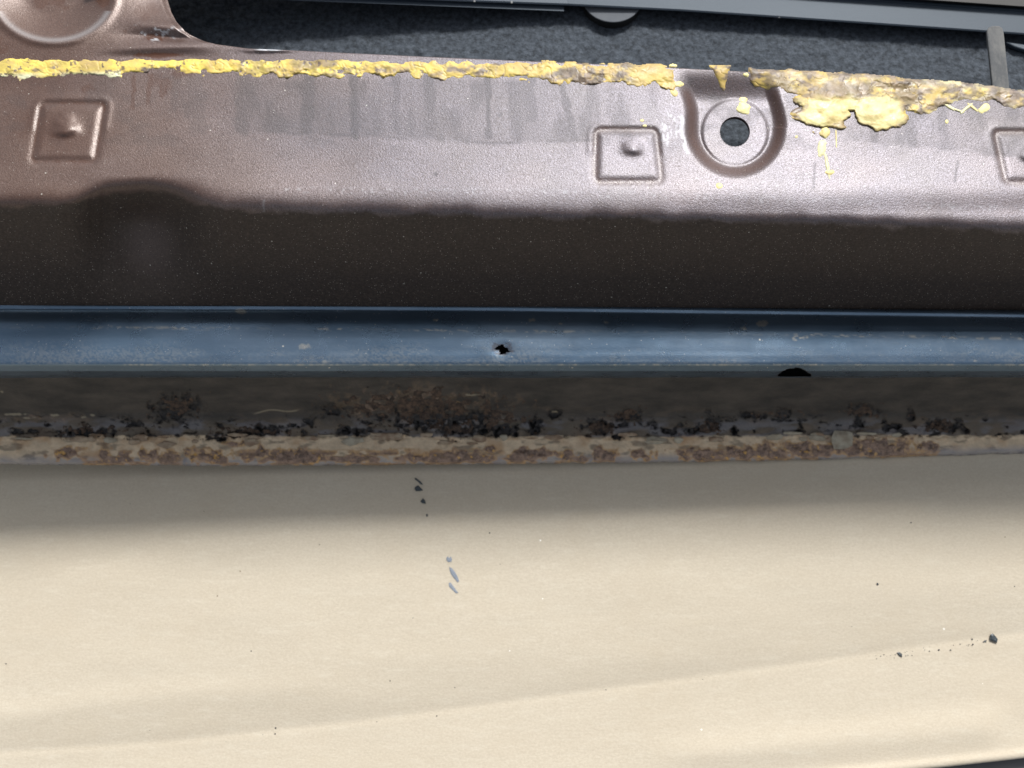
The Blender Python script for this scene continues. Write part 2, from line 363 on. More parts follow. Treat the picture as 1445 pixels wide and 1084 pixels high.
    return {"stain": st_, "brown": br, "scratch_glint": sc, "copper_sheen": cop, "dark_face": dark_face}

# ------------------------------------------------------------------ the car door
door = bpy.data.objects.new("car_door", None); COL.objects.link(door)
door.location = (0, 0, 0)
door["label"] = "brown painted car door shell with blue black lip and rusty lower flange"; door["category"] = "car door"

us = np.arange(-150, 1800, 1.75); NR = 290
t = np.linspace(0, 1, NR)[:, None]
U = np.repeat(us[None], NR, 0); T0 = top(us)[None]
SEAM = 62.3
T0 = np.maximum(T0, SEAM)
V = T0 + (lip_top(us)[None] + 2 - T0) * t
Z = panel_z(U, V)
# snap the grid to the round bolt hole
HC, HR = (1037.0, 186.0), 21.0
rr = np.hypot(U - HC[0], V - HC[1]); near = np.abs(rr - HR) < 1.25
ang = np.arctan2(V - HC[1], U - HC[0])
U = np.where(near, HC[0] + HR * np.cos(ang), U); V = np.where(near, HC[1] + HR * np.sin(ang), V)
rr = np.hypot(U - HC[0], V - HC[1])
X = P(U, V, Z)
A = panel_attrs(U, V)
# folded rim under the top edge
rim = X[:1].copy(); rim[..., 2] -= .0012
X2 = np.concatenate([rim, X], 0); A2 = {k: np.concatenate([w[:1], w], 0) for k, w in A.items()}
N = grid_normals(X2); N[0] = N[1]
F = grid_faces(NR + 1, len(us))
fc = lambda W: np.concatenate([W[:1], W], 0).ravel()[F].mean(1)
Uf, Vf = fc(U), fc(V)
hole = np.concatenate([rr[:1], rr], 0).ravel()[F].max(1) <= HR + .3
part = np.zeros(len(F), int)
for i, c in enumerate(SQ): part[box_sd(Uf, Vf, c) < 4] = i + 1
part[(np.hypot(Uf - 1037, Vf - 187) < 50)] = 4
part[hole] = -1
def pn(u, v, e=.8):
    a = P(u + e, v, panel_z(u + e, v)) - P(u - e, v, panel_z(u - e, v)); b = P(u, v + e, panel_z(u, v + e)) - P(u, v - e, panel_z(u, v - e))
    n = np.cross(b, a); return n / np.linalg.norm(n, axis=-1, keepdims=True)
sj = us < 303
N[0, sj] = N[1, sj] = pn(U[0], V[0])[sj]
# the upper left lobe of the panel, with its cut edge on the right
ev = np.arange(-150, SEAM + .01, 1.6); ev = np.append(ev[:-1], SEAM)
ub = np.interp(ev, *zip(*[(-150, 224), (-60, 230), (0, 236), (16, 241), (31, 249), (44, 261), (52, 274), (57, 285), (60, 294), (SEAM, 304.5)]))
g_ = np.concatenate([np.arange(-150, 150, 1.75), np.linspace(150, 300, 100)])
U_ = np.where(g_[None] > 150, 150 + (g_[None] - 150) * (ub[:, None] - 150) / 150, g_[None]); V_ = np.repeat(ev[:, None], U_.shape[1], 1)
Z_ = panel_z(U_, V_) - 1.3 * sm(10, 0, ub[:, None] - U_)
X_ = P(U_, V_, Z_); N_ = grid_normals(X_); N_[-1] = pn(U_[-1], V_[-1])
e_ = X_[:, -1:].copy(); e_[..., 2] -= .0012; X_ = np.concatenate([X_, e_], 1); N_ = np.concatenate([N_, N_[:, -1:]], 1)
A_ = panel_attrs(U_, V_); A_ = {k: np.concatenate([w, w[:, -1:]], 1) for k, w in A_.items()}
F_ = grid_faces(*X_.shape[:2]) + X2.shape[0] * X2.shape[1]
Xa = np.concatenate([X2.reshape(-1, 3), X_.reshape(-1, 3)]); Na = np.concatenate([N.reshape(-1, 3), N_.reshape(-1, 3)])
Aa = {k: np.concatenate([A2[k].ravel(), A_[k].ravel()]) for k in A2}
# no folded rim where the lobe joins on
fold = np.zeros(len(F), bool); fold[:len(us) - 1] = us[1:] < 303
Fa = np.concatenate([F[(part == 0) & ~fold], F_])
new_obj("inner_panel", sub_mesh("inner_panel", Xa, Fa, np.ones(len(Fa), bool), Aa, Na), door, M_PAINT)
for i in (1, 2, 3):
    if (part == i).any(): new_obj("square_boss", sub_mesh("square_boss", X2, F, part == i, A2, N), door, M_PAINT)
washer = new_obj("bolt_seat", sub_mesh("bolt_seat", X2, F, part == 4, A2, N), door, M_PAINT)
an = np.linspace(0, 2 * np.pi, 97)
ring = []
for rad, dz in ((HR + .6, .02), (HR, .06), (HR - .35, -.15), (HR - .3, -1.3), (HR + 3, -1.35)):
    uu = HC[0] + rad * np.cos(an); vv = HC[1] + rad * np.sin(an); base_z = panel_z(HC[0] + 24 * np.cos(an), HC[1] + 24 * np.sin(an))
    q = P(uu, vv, base_z); 
    if dz < -1: q = P(HC[0] + rad * np.cos(an), HC[1] + rad * np.sin(an), base_z)
    q[..., 2] += dz * 1e-3; ring.append(q)
ring = np.stack(ring)
rz = {k: np.zeros(ring.shape[:2]) for k in ("stain", "brown", "scratch_glint", "copper_sheen", "dark_face")}
new_obj("hole_rim", raw_mesh("hole_rim", ring.reshape(-1, 3), grid_faces(*ring.shape[:2]), rz), washer, M_PAINT)

# the blue black lip -----------------------------------------------------------
def knot_rows(us, knots, step):
    """knots: list of (v(u), z) -> smooth rows"""
    Kv = np.stack([np.broadcast_to(k[0](us) if callable(k[0]) else k[0], us.shape) for k in knots]).astype(float)
    Kz = np.stack([np.broadcast_to(k[1], us.shape) for k in knots]).astype(float)
    mv = Kv.mean(1); mz = Kz.mean(1)
    s = np.concatenate([[0], np.cumsum(np.hypot(np.diff(mv), np.diff(mz) * 3))]); n = int(s[-1] / step) + 1
    g = np.linspace(0, s[-1], n); idx = np.clip(np.searchsorted(s, g, 'right') - 1, 0, len(s) - 2)
    f = ((g - s[idx]) / (s[idx + 1] - s[idx]))[:, None]
    Vv = Kv[idx] * (1 - f) + Kv[idx + 1] * f; Zz = Kz[idx] * (1 - f) + Kz[idx + 1] * f
    return Vv, Zz
def smooth_rows(Wv, k):
    ker = np.hanning(k + 2)[1:-1]; ker /= ker.sum(); h = k // 2
    pad = np.concatenate([Wv[:1].repeat(h, 0), Wv, Wv[-1:].repeat(h, 0)], 0)
    return sum(ker[i] * pad[i:i + len(Wv)] for i in range(k))
dark_end = crv([(-260, 450), (0, 451.5), (350, 453), (700, 455), (1000, 459), (1445, 463), (1720, 466)])
us = np.arange(-150, 1800, 1.6)
wob = .8 * (fbm(us / 120, 0 * us, 81, 2) - .5) * 2
knots = [(lambda u: lip_top(u) - 3, -57.0), (lambda u: lip_top(u) - .5, -54.6), (lambda u: lip_top(u) + 1, -54.1), (lambda u: lip_top(u) + 5, -54.3), (lambda u: lip_top(u) + 8, -54.6),
         (lambda u: dark_end(u) - 2, -51.6), (lambda u: dark_end(u) + 3, -51.2), (lambda u: 468 + 0 * u, -50.95), (lambda u: 478 + 0 * u, -50.75), (lambda u: 490 + 0 * u, -50.7), (lambda u: 502 + 0 * u, -50.85), (lambda u: 513.5 + 0 * u, -51.3), (lambda u: 515.5 + 0 * u, -52.2),
         (lambda u: 524 + 0 * u, -57.6), (lambda u: 530 + wob, -65), (lambda u: 533 + wob, -76), (lambda u: 533 + wob, -86.5), (lambda u: 525 + wob, -87)]
Vv, Zz = knot_rows(us, knots, .8)
Vv, Zz = smooth_rows(Vv, 5), smooth_rows(smooth_rows(Zz, 5), 9)
U = np.repeat(us[None], len(Vv), 0)
Zl = Zz + tilt(U) + .18 * (fbm(U / 150, Vv / 40, 82, 2) - .5)
# dent round the rusted hole
hd = np.hypot((U - 708) / 13, (Vv - 493) / 10)
Zl = Zl - .45 * np.exp(-(hd / 1.0) ** 2)
nd = np.maximum(np.abs(U - 1121) / 23, np.where(Vv < 531.5, 0, 2)) + np.where(Vv < 519 + 9 * ((U - 1121) / 23) ** 2 + 2.5 * (fbm(U / 4, Vv / 4, 191, 2) - .5), 2, 0)
# dents round the drain slot
Zl = Zl - .6 * np.exp(-((U - 1121) / 26) ** 2 - ((Vv - 523) / 7) ** 2)
X = P(U, Vv, Zl)
sc = np.zeros_like(U)
y1 = crv([(0, 462), (130, 462.5), (350, 463), (700, 467), (1000, 470), (1445, 478)])(U)
patch = np.maximum.reduce([ell(U, 0 * U, a, 0, b, 1, .6, .4, 83, 20) for a, b in [(230, 110), (470, 30), (760, 60), (1190, 70), (1320, 55), (1430, 60), (620, 40)]])
sc = np.maximum(sc, .42 * np.exp(-((Vv - y1 - 3 * (fbm(U / 60, 0 * U, 192, 2) - .5)) / 2.0) ** 2) * (.25 + patch) * sm(.45, .68, fbm(U / 6, Vv / 2.2, 84, 4)))
sc = np.maximum(sc, .6 * ell(U, Vv, 1130, 476, 12, 4, .5, .9, 85, 5) * sm(.5, .62, fbm(U / 5, Vv / 3, 86)))
sc = np.maximum(sc, .5 * np.exp(-((Vv - 514.5) / 1.5) ** 2) * sm(.35, .75, fbm(U / 4, Vv / 6, 87, 4)) * sm(60, 180, U) * sm(.3, .6, fbm(U / 60, 0 * U, 187, 2)))
sc = np.maximum(sc, .22 * sm(470, 513, Vv) * sm(.4, .62, fbm(U / 2.2, Vv / 2.2, 188, 2)) * (Vv < 514) * sm(.35, .65, fbm(U / 80, Vv / 20, 189, 3)))
sc = np.maximum(sc, .10 * sm(480, 513, Vv) * (Vv < 515) * sm(.5, .75, fbm(U / 3, Vv / 3, 88, 4)))
for a, b, r in [(615, 452, 4), (751, 452, 5), (790, 457, 2.5), (430, 489, 8), (1376, 509, 4), (1050, 463, 5), (1075, 457, 8), (855, 455, 3), (792, 457, 2), (340, 440, 9), (458, 511, 4), (1122, 480, 3)]:
    sc = np.maximum(sc, .55 * ell(U, Vv, a, b, r, r * .55, .5, .7, 89, 3))
N = grid_normals(X)
F = grid_faces(*U.shape)
hn = (hd + .9 * (fbm(U / 6, Vv / 4, 90, 4) - .5) * 2)
gone = (hn.ravel()[F].mean(1) < .56) | (nd.ravel()[F].mean(1) < 1)
new_obj("hem_lip", sub_mesh("hem_lip", X, F, ~gone, {"scratch_glint": sc, "hole": np.maximum(.5 * (1 - sm(.7, 1.1, hn)), .8 * (1 - sm(.95, 1.25, nd)))}, N), door, M_LIP)

# channel wall and flange ------------------------------------------------------
v_bot = crv([(-260, 655), (0, 656), (300, 658), (700, 655.5), (1000, 652), (1200, 648), (1445, 640), (1720, 632)])
us = np.arange(-150, 1800, 1.25)
ebot = 1.6 * (fbm(us / 14, 0 * us, 91, 3) - .5) * 2
def fl_top(u): return 617 - 3 * sm(900, 1445, u)
knots = [(lambda u: 524 + 0 * u, -82.5), (lambda u: 540 + 0 * u, -88.5), (lambda u: 583 + 0 * u, -104.5), (lambda u: 596 + 0 * u, -107.2), (lambda u: fl_top(u), -109.4),
         (lambda u: v_bot(u) - 11, -110.0), (lambda u: v_bot(u) - 4, -110.8), (lambda u: v_bot(u) + ebot, -112.6), (lambda u: v_bot(u) - 1 + ebot, -114), (lambda u: v_bot(u) - 12, -114.5)]
Vv, Zz = knot_rows(us, knots, 1.0)
Vv, Zz = smooth_rows(Vv, 7), smooth_rows(Zz, 7)
U = np.repeat(us[None], len(Vv), 0)
FT = fl_top(U); VB = v_bot(U)
def flange_masks(U, Vv):
    rust = np.zeros_like(U)
    for a, b, ru, rv in [(92, 640, 22, 9), (150, 640, 11, 11), (212, 642, 26, 9), (290, 643, 34, 11), (372, 640, 16, 10), (420, 644, 44, 12), (500, 650, 20, 8), (583, 645, 26, 9),
                         (600, 648, 20, 7), (655, 644, 42, 11), (748, 642, 28, 11), (800, 641, 18, 8), (853, 644, 18, 11), (905, 642, 16, 9), (985, 642, 32, 12), (1065, 638, 62, 13),
                         (1140, 636, 48, 13), (1245, 634, 68, 15), (1308, 628, 28, 9), (690, 635, 10, 5), (330, 626, 14, 4), (545, 640, 16, 5)]:
        rust = np.maximum(rust, ell(U, Vv, a, b, ru * .95, rv * .95, .8, 1.15, 92, 8))
    rust = np.maximum(rust, .5 * ell(U, Vv, 590, 572, 115, 30, .8, 1.1, 93, 12) * sm(.35, .6, fbm(U / 8, Vv / 6, 293, 4)))
    rust = np.maximum(rust, .75 * sm(.44, .60, fbm(U / 22, Vv / 9, 296, 5)) * sm(630, 642, Vv + 5 * (fbm(U / 30, 0 * U, 297) - .5)) * sm(60, 110, U) * (1 - sm(1320, 1345, U)))
    rust = np.maximum(rust, .18 * sm(.52, .72, fbm(U / 26, Vv / 9, 294, 5)) * sm(560, 590, Vv) * (Vv < 622))
    rust = np.maximum(rust, .35 * ell(U, Vv, 60, 590, 80, 7, .6, .9, 94, 9))
    pit = np.zeros_like(U)
    for a, b, ru, rv in [(252, 577, 32, 18), (262, 563, 8, 9), (120, 610, 34, 7), (345, 613, 34, 4), (375, 606, 22, 9), (500, 609, 22, 6), (640, 604, 22, 12), (700, 605, 44, 10), (757, 602, 9, 16),
                         (850, 606, 9, 14), (838, 600, 18, 7), (884, 588, 22, 9), (782, 584, 12, 6), (870, 617, 14, 3), (1003, 598, 8, 14), (985, 606, 20, 8), (1035, 608, 8, 5), (1104, 585, 12, 8),
                         (1070, 586, 26, 5), (1218, 580, 18, 8), (1210, 600, 8, 12), (1318, 600, 18, 9), (1346, 603, 12, 7), (1362, 607, 5, 5), (1265, 602, 18, 4), (470, 580, 14, 8), (610, 590, 60, 12),
                         (560, 618, 14, 3), (675, 586, 16, 9), (940, 608, 10, 4), (310, 618, 22, 4), (1285, 588, 6, 10), (35, 619, 9, 2), (625, 625, 7, 2), (1125, 609, 8, 3)]:
        pit = np.maximum(pit, ell(U, Vv, a, b, ru * 1.1, rv * 1.1, .7, 1.1, 95, 7))
    pit = np.maximum(pit, .8 * sm(.60, .72, fbm(U / 13, Vv / 8, 295, 5)) * sm(578, 598, Vv) * (1 - sm(612, 622, Vv)))
    return rust, pit
rust, pit = flange_masks(U, Vv)
pit = np.maximum(pit, .42 * sm(-4, -1, Vv - VB))
edge_n = (2.5 + 7 * sm(.4, .6, fbm(U / 110, 0 * U, 193, 2))) * (fbm(U / 9, Vv / 5, 96, 5) - .5) * 2 + 3 * (fbm(U / 70, 0 * U, 194, 2) - .5)
primer = sm(-1.2, 1.2, Vv - FT + edge_n + 1) * (1 - .55 * sm(.58, .72, fbm(U / 20, Vv / 8, 97)))
primer = np.maximum(primer, .12 * sm(584, 606, Vv))
steel = sm(-17, -4, Vv - VB + 9 * (fbm(U / 22, Vv / 7, 98) - .5)) * .95
steel = np.maximum(steel, .55 * sm(586, 600, Vv) * (Vv < FT) * sm(.4, .65, fbm(U / 30, Vv / 10, 99)))
sc = .8 * (1 - sm(0, 1, np.abs(Vv - 580 + (U - 390) * .07 - 2 * np.sin(U / 9)) / 1.7)) * sm(355, 365, U) * (1 - sm(415, 425, U))
for a, b, r in [(78, 586, 6), (118, 589, 4), (130, 586, 4), (20, 585, 14), (40, 590, 9), (3, 553, 3), (665, 557, 10), (783, 581, 6)]:
    sc = np.maximum(sc, .8 * ell(U, Vv, a, b, r, 1.6, .5, .8, 100, 4))
dz = 1.5 * rust * (fbm(U / 7, Vv / 5, 101, 4) - .35) - 1.6 * pit * (.3 + fbm(U / 6, Vv / 5, 102, 3))
dz = dz + .7 * np.exp(-((Vv - FT - 2 + edge_n) / 3) ** 2) * (fbm(U / 9, Vv / 5, 103, 3) - .2)
dz = dz + .25 * (fbm(U / 40, Vv / 12, 104, 3) - .5)
fade = sm(540, 552, Vv)
X = P(U, Vv, Zz + tilt(U) + dz * fade)
N = grid_normals(X)
F = grid_faces(*U.shape)
Vf = Vv.ravel()[F].mean(1); FTf = FT.ravel()[F].mean(1); rowf = np.repeat(np.arange(U.shape[0] - 1), U.shape[1] - 1)
is_fl = (Vf > FTf - 1) | (rowf > U.shape[0] - 25)
pitf = pit.ravel()[F].mean(1)
holes = (pitf > .93) & (Vf > 594) & (fbm(U / 4, Vv / 4, 105, 2).ravel()[F].mean(1) > .55)
at = {"primer": primer, "steel": steel, "rust": rust * (1 - .9 * pit), "pit": pit * fade, "scratch_glint": sc}
new_obj("channel_wall", sub_mesh("channel_wall", X, F, ~is_fl & ~holes, at, N), door, M_FLANGE)
new_obj("flange", sub_mesh("flange", X, F, is_fl & ~holes, at, N), door, M_FLANGE)
def wall_z(u, v):
    """level of the channel and flange sheet under a photo point"""
    j = int(np.argmin(np.abs(us - u))); col = Vv[:-25, j]; i = int(np.argmin(np.abs(col - v)))
    return float(X[i, j, 2] * 1e3)
# a dark inner skin closes the door behind the holes
uq = np.linspace(-150, 1800, 60)
q = np.stack([P(uq, 250 + 0 * uq, tilt(uq) - 62), P(uq, 420 + 0 * uq, tilt(uq) - 92), P(uq, 560 + 0 * uq, tilt(uq) - 112), P(uq, 640 + 0 * uq, tilt(uq) - 115.2)])
new_obj("outer_skin", raw_mesh("outer_skin", q.reshape(-1, 3), grid_faces(*q.shape[:2])), door, M_RUB)

# rust crust lumps standing proud of the channel wall
CRUST = [(250, 578, 30, 17), (590, 573, 105, 27), (700, 590, 40, 12), (885, 587, 20, 9), (350, 609, 48, 7), (125, 608, 42, 8), (1218, 582, 24, 8), (1330, 600, 34, 9), (1098, 586, 24, 6), (995, 602, 24, 9), (640, 604, 40, 11), (845, 606, 22, 9)]
for cu, cv, ru, rv in CRUST:
    lu = np.arange(cu - ru * 1.6, cu + ru * 1.6, .9); lv = np.arange(cv - rv * 1.7, cv + rv * 1.7, .9)
    gu, gv = np.meshgrid(lu, lv)
    e = 1 - np.hypot((gu - cu) / ru, (gv - cv) / rv) - 2.6 * (fbm(gu / 10, gv / 7, 110, 5) - .40)
    h = .9 * np.clip(e, -.2, .5) + 1.2 * (fbm(gu / 4.5, gv / 4.5, 111, 4) - .5) - .1
    ji = np.clip(np.round((lu - us[0]) / 1.25).astype(int), 0, len(us) - 1)
    bz = np.stack([np.interp(lv, Vv[:-25, j], X[:-25, j, 2] * 1e3) for j in ji], 1)
    Xc = P(gu, gv, bz + np.minimum(h, .9)); Fc = grid_faces(*gu.shape)
    keep = (h.ravel()[Fc].max(1) > 0) & (gv.ravel()[Fc].mean(1) > 546)
    if keep.sum() > 20: new_obj("rust_crust", sub_mesh("rust_crust", Xc, Fc, keep), door, M_CRUST)

# paint flakes lifting off the flange
def flake_mesh(name, cu, cv, ru, rv, z, lift, n=9, seed=0, thick=.35, rect=False, dome=.2):
    r = np.random.default_rng(seed)
    a = np.linspace(0, 2 * np.pi, n, endpoint=False) + r.uniform(-.2, .2, n)
    if rect:
        k = np.maximum(np.abs(np.cos(a)), np.abs(np.sin(a))); rad = (1 / k) * r.uniform(.92, 1.05, n)
    else: rad = r.uniform(.68, 1.12, n)
    uu = cu + ru * rad * np.cos(a); vv = cv + rv * rad * np.sin(a)
    up = z + lift * np.clip(-(vv - cv) / rv * .5 + .5, 0, 1) + r.uniform(-.12, .12, n)
    tp = P(uu, vv, up); mid = P(cu + (uu - cu) * .6, cv + (vv - cv) * .6, up + dome); c = P(cu, cv, z + lift * .5 + dome * 1.4)
    bt = tp.copy(); bt[:, 2] -= thick * 1e-3
    co = np.concatenate([tp, mid, c[None], bt])
    fs = []
    for i in range(n):
        j = (i + 1) % n
        fs += [(i, n + i, n + j, j)[::-1], (n + i, 2 * n, n + j)[::-1], (i, j, 2 * n + 1 + j, 2 * n + 1 + i)[::-1]]
    fs.append(tuple(2 * n + 1 + i for i in range(n)))
    me = bpy.data.meshes.new(name); me.from_pydata(co.tolist(), [], fs); me.update()
    return me
for i, (cu, cv, ru, rv, lift, rect, mt) in enumerate([
        (336, 614, 19, 3.2, 1.2, 0, M_FLAKE), (354, 624, 13, 7, 1.0, 0, M_FLAKE), (1188, 621, 15, 13, 1.6, 1, M_FLAKE2), (545, 616, 24, 5, .8, 1, M_FLAKE), (602, 614, 12, 4, .7, 0, M_FLAKE),
        (1118, 611, 16, 2.2, .6, 0, M_FLAKE2), (885, 613, 14, 3.5, .8, 0, M_FLAKE), (1150, 617, 12, 5, .8, 0, M_FLAKE2), (497, 622, 16, 7, .9, 0, M_FLAKE2), (235, 627, 14, 6, .6, 0, M_FLAKE),
        (780, 617, 14, 4, .6, 0, M_FLAKE), (1225, 612, 16, 2.4, .9, 0, M_FLAKE2), (30, 619, 16, 2, .5, 0, M_FLAKE2), (925, 622, 16, 6, .7, 0, M_FLAKE2), (1010, 620, 13, 4, .7, 0, M_FLAKE), (675, 618, 10, 4, .8, 0, M_FLAKE), (155, 621, 12, 4, .5, 0, M_FLAKE2), (440, 618, 10, 4, .6, 0, M_FLAKE)]):
    new_obj("paint_flake", flake_mesh("paint_flake", cu, cv, ru, rv, wall_z(cu, cv) + .45, lift, 11, 200 + i, .3, rect), door, mt)

r_ = np.random.default_rng(77)
for i in range(26):
    cu = r_.uniform(10, 1440); cv = float(fl_top(np.array(cu))) + r_.uniform(-3, 9)
    new_obj("paint_flake", flake_mesh("paint_flake", cu, cv, r_.uniform(5, 15), r_.uniform(2, 5.5), wall_z(cu, cv) + .35, r_.uniform(.5, 1.5), 10, 300 + i, .25, 0, r_.uniform(.05, .3)), door, M_FLAKE if i % 3 else M_FLAKE2)
# sealant ----------------------------------------------------------------------
lo = crv([(-260, 108), (0, 110), (105, 108), (155, 107), (200, 101), (235, 100), (300, 103), (420, 106), (600, 108), (700, 113), (800, 115), (920, 119), (940, 121), (955, 128)])
hi = crv([(-260, 82), (0, 84), (160, 84), (240, 86), (300, 83), (470, 86), (600, 88), (800, 89), (930, 93), (955, 100)])
lo_r = crv([(1050, 100), (1066, 122), (1085, 127), (1100, 126), (1110, 132), (1122, 136), (1145, 138), (1265, 150), (1290, 160), (1310, 166), (1318, 154), (1330, 148), (1360, 141), (1400, 145), (1430, 151), (1450, 150), (1720, 172)])
hi_r = crv([(1050, 97), (1062, 97), (1100, 99), (1250, 107), (1280, 112), (1330, 115), (1445, 128), (1720, 150)])
def seal_h(u, v, which):
    n1 = (fbm(u / 12, v / 9, 120, 3) - .5) * 2; n2 = (fbm(u / 26, v / 14, 121, 3) - .5) * 2
    if which == 'left':
        e = np.minimum(lo(u) - v + 9.0 * n1 + 3 * n2, v - hi(u) + 5 * n1) ; e = np.minimum(e, 952 - u + 6 * n1)
    elif which == 'right':
        e = np.minimum(lo_r(u) - v + 7.0 * n1 + 2 * n2, v - hi_r(u) + 3.0 * n1); e = np.minimum(e, u - 1058 + 4 * n1)
        a = 1 - np.hypot((u - 1170 + .25 * (v - 150)) / 47, (v - 146) / 40) - .26 * n2 - .15 * n1; a2 = 1 - np.hypot((u - 1131) / 16, (v - 158) / 9) - .25 * n1
        b = 1 - np.hypot((u - 1240) / 38, (v - 157 - .08 * (u - 1240)) / 29) - .26 * n2 - .14 * n1
        e = np.maximum(e, np.maximum(np.maximum(a * 30, a2 * 14), b * 26) - 0.5)
        e = np.where((np.abs(u - 1205 - (v - 170) * .2 + 3 * n1) < 3.5) & (v > 155), -3, e)
    else:
        w = np.clip((130 - v) / 36, 0, 1) * 12 + 1.5
        e = np.minimum(w - np.abs(u - 1016 - (v - 95) * .12 + 2.5 * n1), np.minimum(v - 93 + 2 * n1, 129 - v))
    h = .50 * (1 - np.exp(-np.clip(e, 0, None) / 2.6)) + .12 * np.clip(e, -2, 0)
    rough = (.25 + .9 * sm(.35, .7, fbm(u / 60, v / 40, 322, 2))) * (fbm(u / 14, v / 9, 122, 3) - .5) * 2 + .4 * n2 - .25 * sm(.05, 0, np.abs(fbm((u + .6 * v) / 19, (v - .6 * u) / 19, 222, 3) - .5))
    h = h + np.where(e > 0, sm(0, 4, e) * rough * .55, 0)
    if which == 'right':
        fl = np.maximum(sm(0, .3, a), sm(0, .3, b)) * sm(128, 146, v + 5 * n1)
        pill = np.maximum(1.9 * np.clip(a, 0, 1) ** .6 * (.75 + .5 * fbm(u / 24, v / 18, 323, 2)), 1.7 * np.clip(b, 0, 1) ** .6 * (.75 + .5 * fbm(u / 24, v / 18, 324, 2)))
        h = h * (1 - .85 * fl) + pill * sm(0, 2, e) * (.25 + .75 * sm(118, 140, v))
        cream = fl
    else: cream = np.zeros_like(u)
    return h, e, cream, n1, n2
for which, (ua, ub, va, vb) in {'left': (-150, 965, 74, 136), 'right': (1048, 1600, 90, 196), 'fleck': (996, 1036, 90, 132)}.items():
    gu, gv = np.meshgrid(np.arange(ua, ub, 1.15), np.arange(va, vb, 1.0))
    h, e, cream, n1, n2 = seal_h(gu, gv, which)
    Xs = P(gu, gv, panel_z(gu, gv) + h - .08)
    ochre = np.clip(sm(250, 900, gu) * .75 + .5 * n2, 0, 1)
    f1 = fbm(gu / 13, gv / 9, 123, 4); f2 = fbm(gu / 40, gv / 30, 124, 3)
    dirt = (.35 + .6 * sm(250, 600, gu)) * sm(.45, .60, f1 * .6 + f2 * .4) + .9 * sm(.66, .78, fbm(gu / 5, gv / 5, 125))
    dirt = np.maximum(dirt, .5 * sm(.035, 0, np.abs(fbm((gu + .6 * gv) / 19, (gv - .6 * gu) / 19, 222, 3) - .5)) * sm(.4, .55, fbm(gu / 30, gv / 20, 223, 2)))
    if which == 'left':
        dirt = np.maximum(dirt, ell(gu, gv, 222, 100, 26, 7, .5, .8, 126, 6)); dirt = np.maximum(dirt, .8 * ell(gu, gv, 50, 99, 9, 3, .5, .5, 127, 5))
        dirt = np.maximum(dirt, .75 * sm(.45, .62, f1) * sm(500, 620, gu) * sm(-6, 8, gv - (lo(gu) + hi(gu)) / 2))
        dirt *= 1 - .8 * sm(880, 905, gu)
    if which == 'right':
        dirt = np.maximum(dirt, .75 * sm(.40, .58, fbm(gu / 17, gv / 8, 327, 4)))
        dirt = np.maximum(dirt, .85 * ell(gu, gv, 1190, 128, 55, 17, .6, .5, 128, 10)); dirt = np.maximum(dirt, .7 * ell(gu, gv, 1210, 155, 9, 22, .6, .4, 129, 8))
        dirt *= (1 - .85 * cream)
        dirt = np.maximum(dirt, .85 * (1 - sm(0, 16, gv - hi_r(gu))) * sm(.32, .55, f1))
    pale = sm(0, 8, gv - (lo(gu) - 9)) * (gu < 170) * sm(.3, .5, f2) if which == 'left' else np.where(gu > 1300, sm(8, 0, e) * .5, 0) * np.ones_like(gu)
    Fs = grid_faces(*gu.shape); keep = e.ravel()[Fs].max(1) > -.6
    o = new_obj("sealant_strip" if which != 'fleck' else "sealant_fleck", sub_mesh("sealant_strip", Xs, Fs, keep, {"ochre": ochre, "cream": cream, "dirt": np.clip(dirt, 0, 1), "pale": np.clip(pale, 0, 1)}, grid_normals(Xs)), door, M_SEAL)
    if which == 'left': o["label"] = "long bright yellow sealant strip at left"
    if which == 'right': o["label"] = "ochre sealant strip with two swollen cream blobs"
# drips and bits of sealant
def blob(name, cu, cv, ru, rv, hgt, lean=0., n1=.35, seed=0, cream=.8, pale=0.):
    gu, gv = np.meshgrid(np.arange(cu - ru * 1.8 - 3, cu + ru * 1.8 + 3, .8), np.arange(cv - rv * 1.6, cv + rv * 1.6, .8))
    e = 1 - np.hypot((gu - cu - lean * (gv - cv)) / ru, (gv - cv) / rv) - n1 * (fbm(gu / 5, gv / 5, 300 + seed, 3) - .5) * 2
    h = hgt * np.sqrt(np.clip(e, 0, 1)) + .3 * np.clip(e, -1, 0)
    Xb = P(gu, gv, panel_z(gu, gv) + h - .03); Fb = grid_faces(*gu.shape); keep = e.ravel()[Fb].max(1) > -.08
    if keep.any():
        one = np.ones_like(gu); new_obj(name, sub_mesh(name, Xb, Fb, keep, {"ochre": .3 * one, "cream": cream * one, "dirt": 0 * one, "pale": pale * one}), door, M_SEAL)
for i, bb in enumerate([(1164, 187, 7, 7, .8, 0), (1160, 210, 6, 12, .6, -.1), (1167, 232, 2.4, 18, .4, .18), (1171, 243, 7, 3.5, .5, 0), (1180, 196, 1.1, 14, .25, .03), (1049, 153, 10, 8, .7, 0),
                        (1049, 141, 6, 4, .4, 0), (1053, 106, 4, 3, .4, 0), (957, 119, 7, 4, .5, 0), (951, 131, 5, 6, .4, .5), (950, 93, 6, 2, .3, 0), (1124, 193, 2, 2.5, .3, 0), (1338, 150, 4.5, 7, .5, 1.6), (1352, 156, 3, 6, .4, 2.4), (1364, 153, 3, 8, .5, -1.2), (1372, 151, 3, 6, .4, 1.2), (1389, 153, 7, 6, .4, -.6),
                        (1336, 172, 2.4, 3, .3, 0), (910, 178, 3, 2.4, .3, 0), (906, 170, 3, 2, .3, 0), (1015, 262, 4, 4, .3, 0)]):
    blob("sealant_drip", *bb, seed=i, pale=.6 if i in (1, 2, 12, 13, 14) else .1)

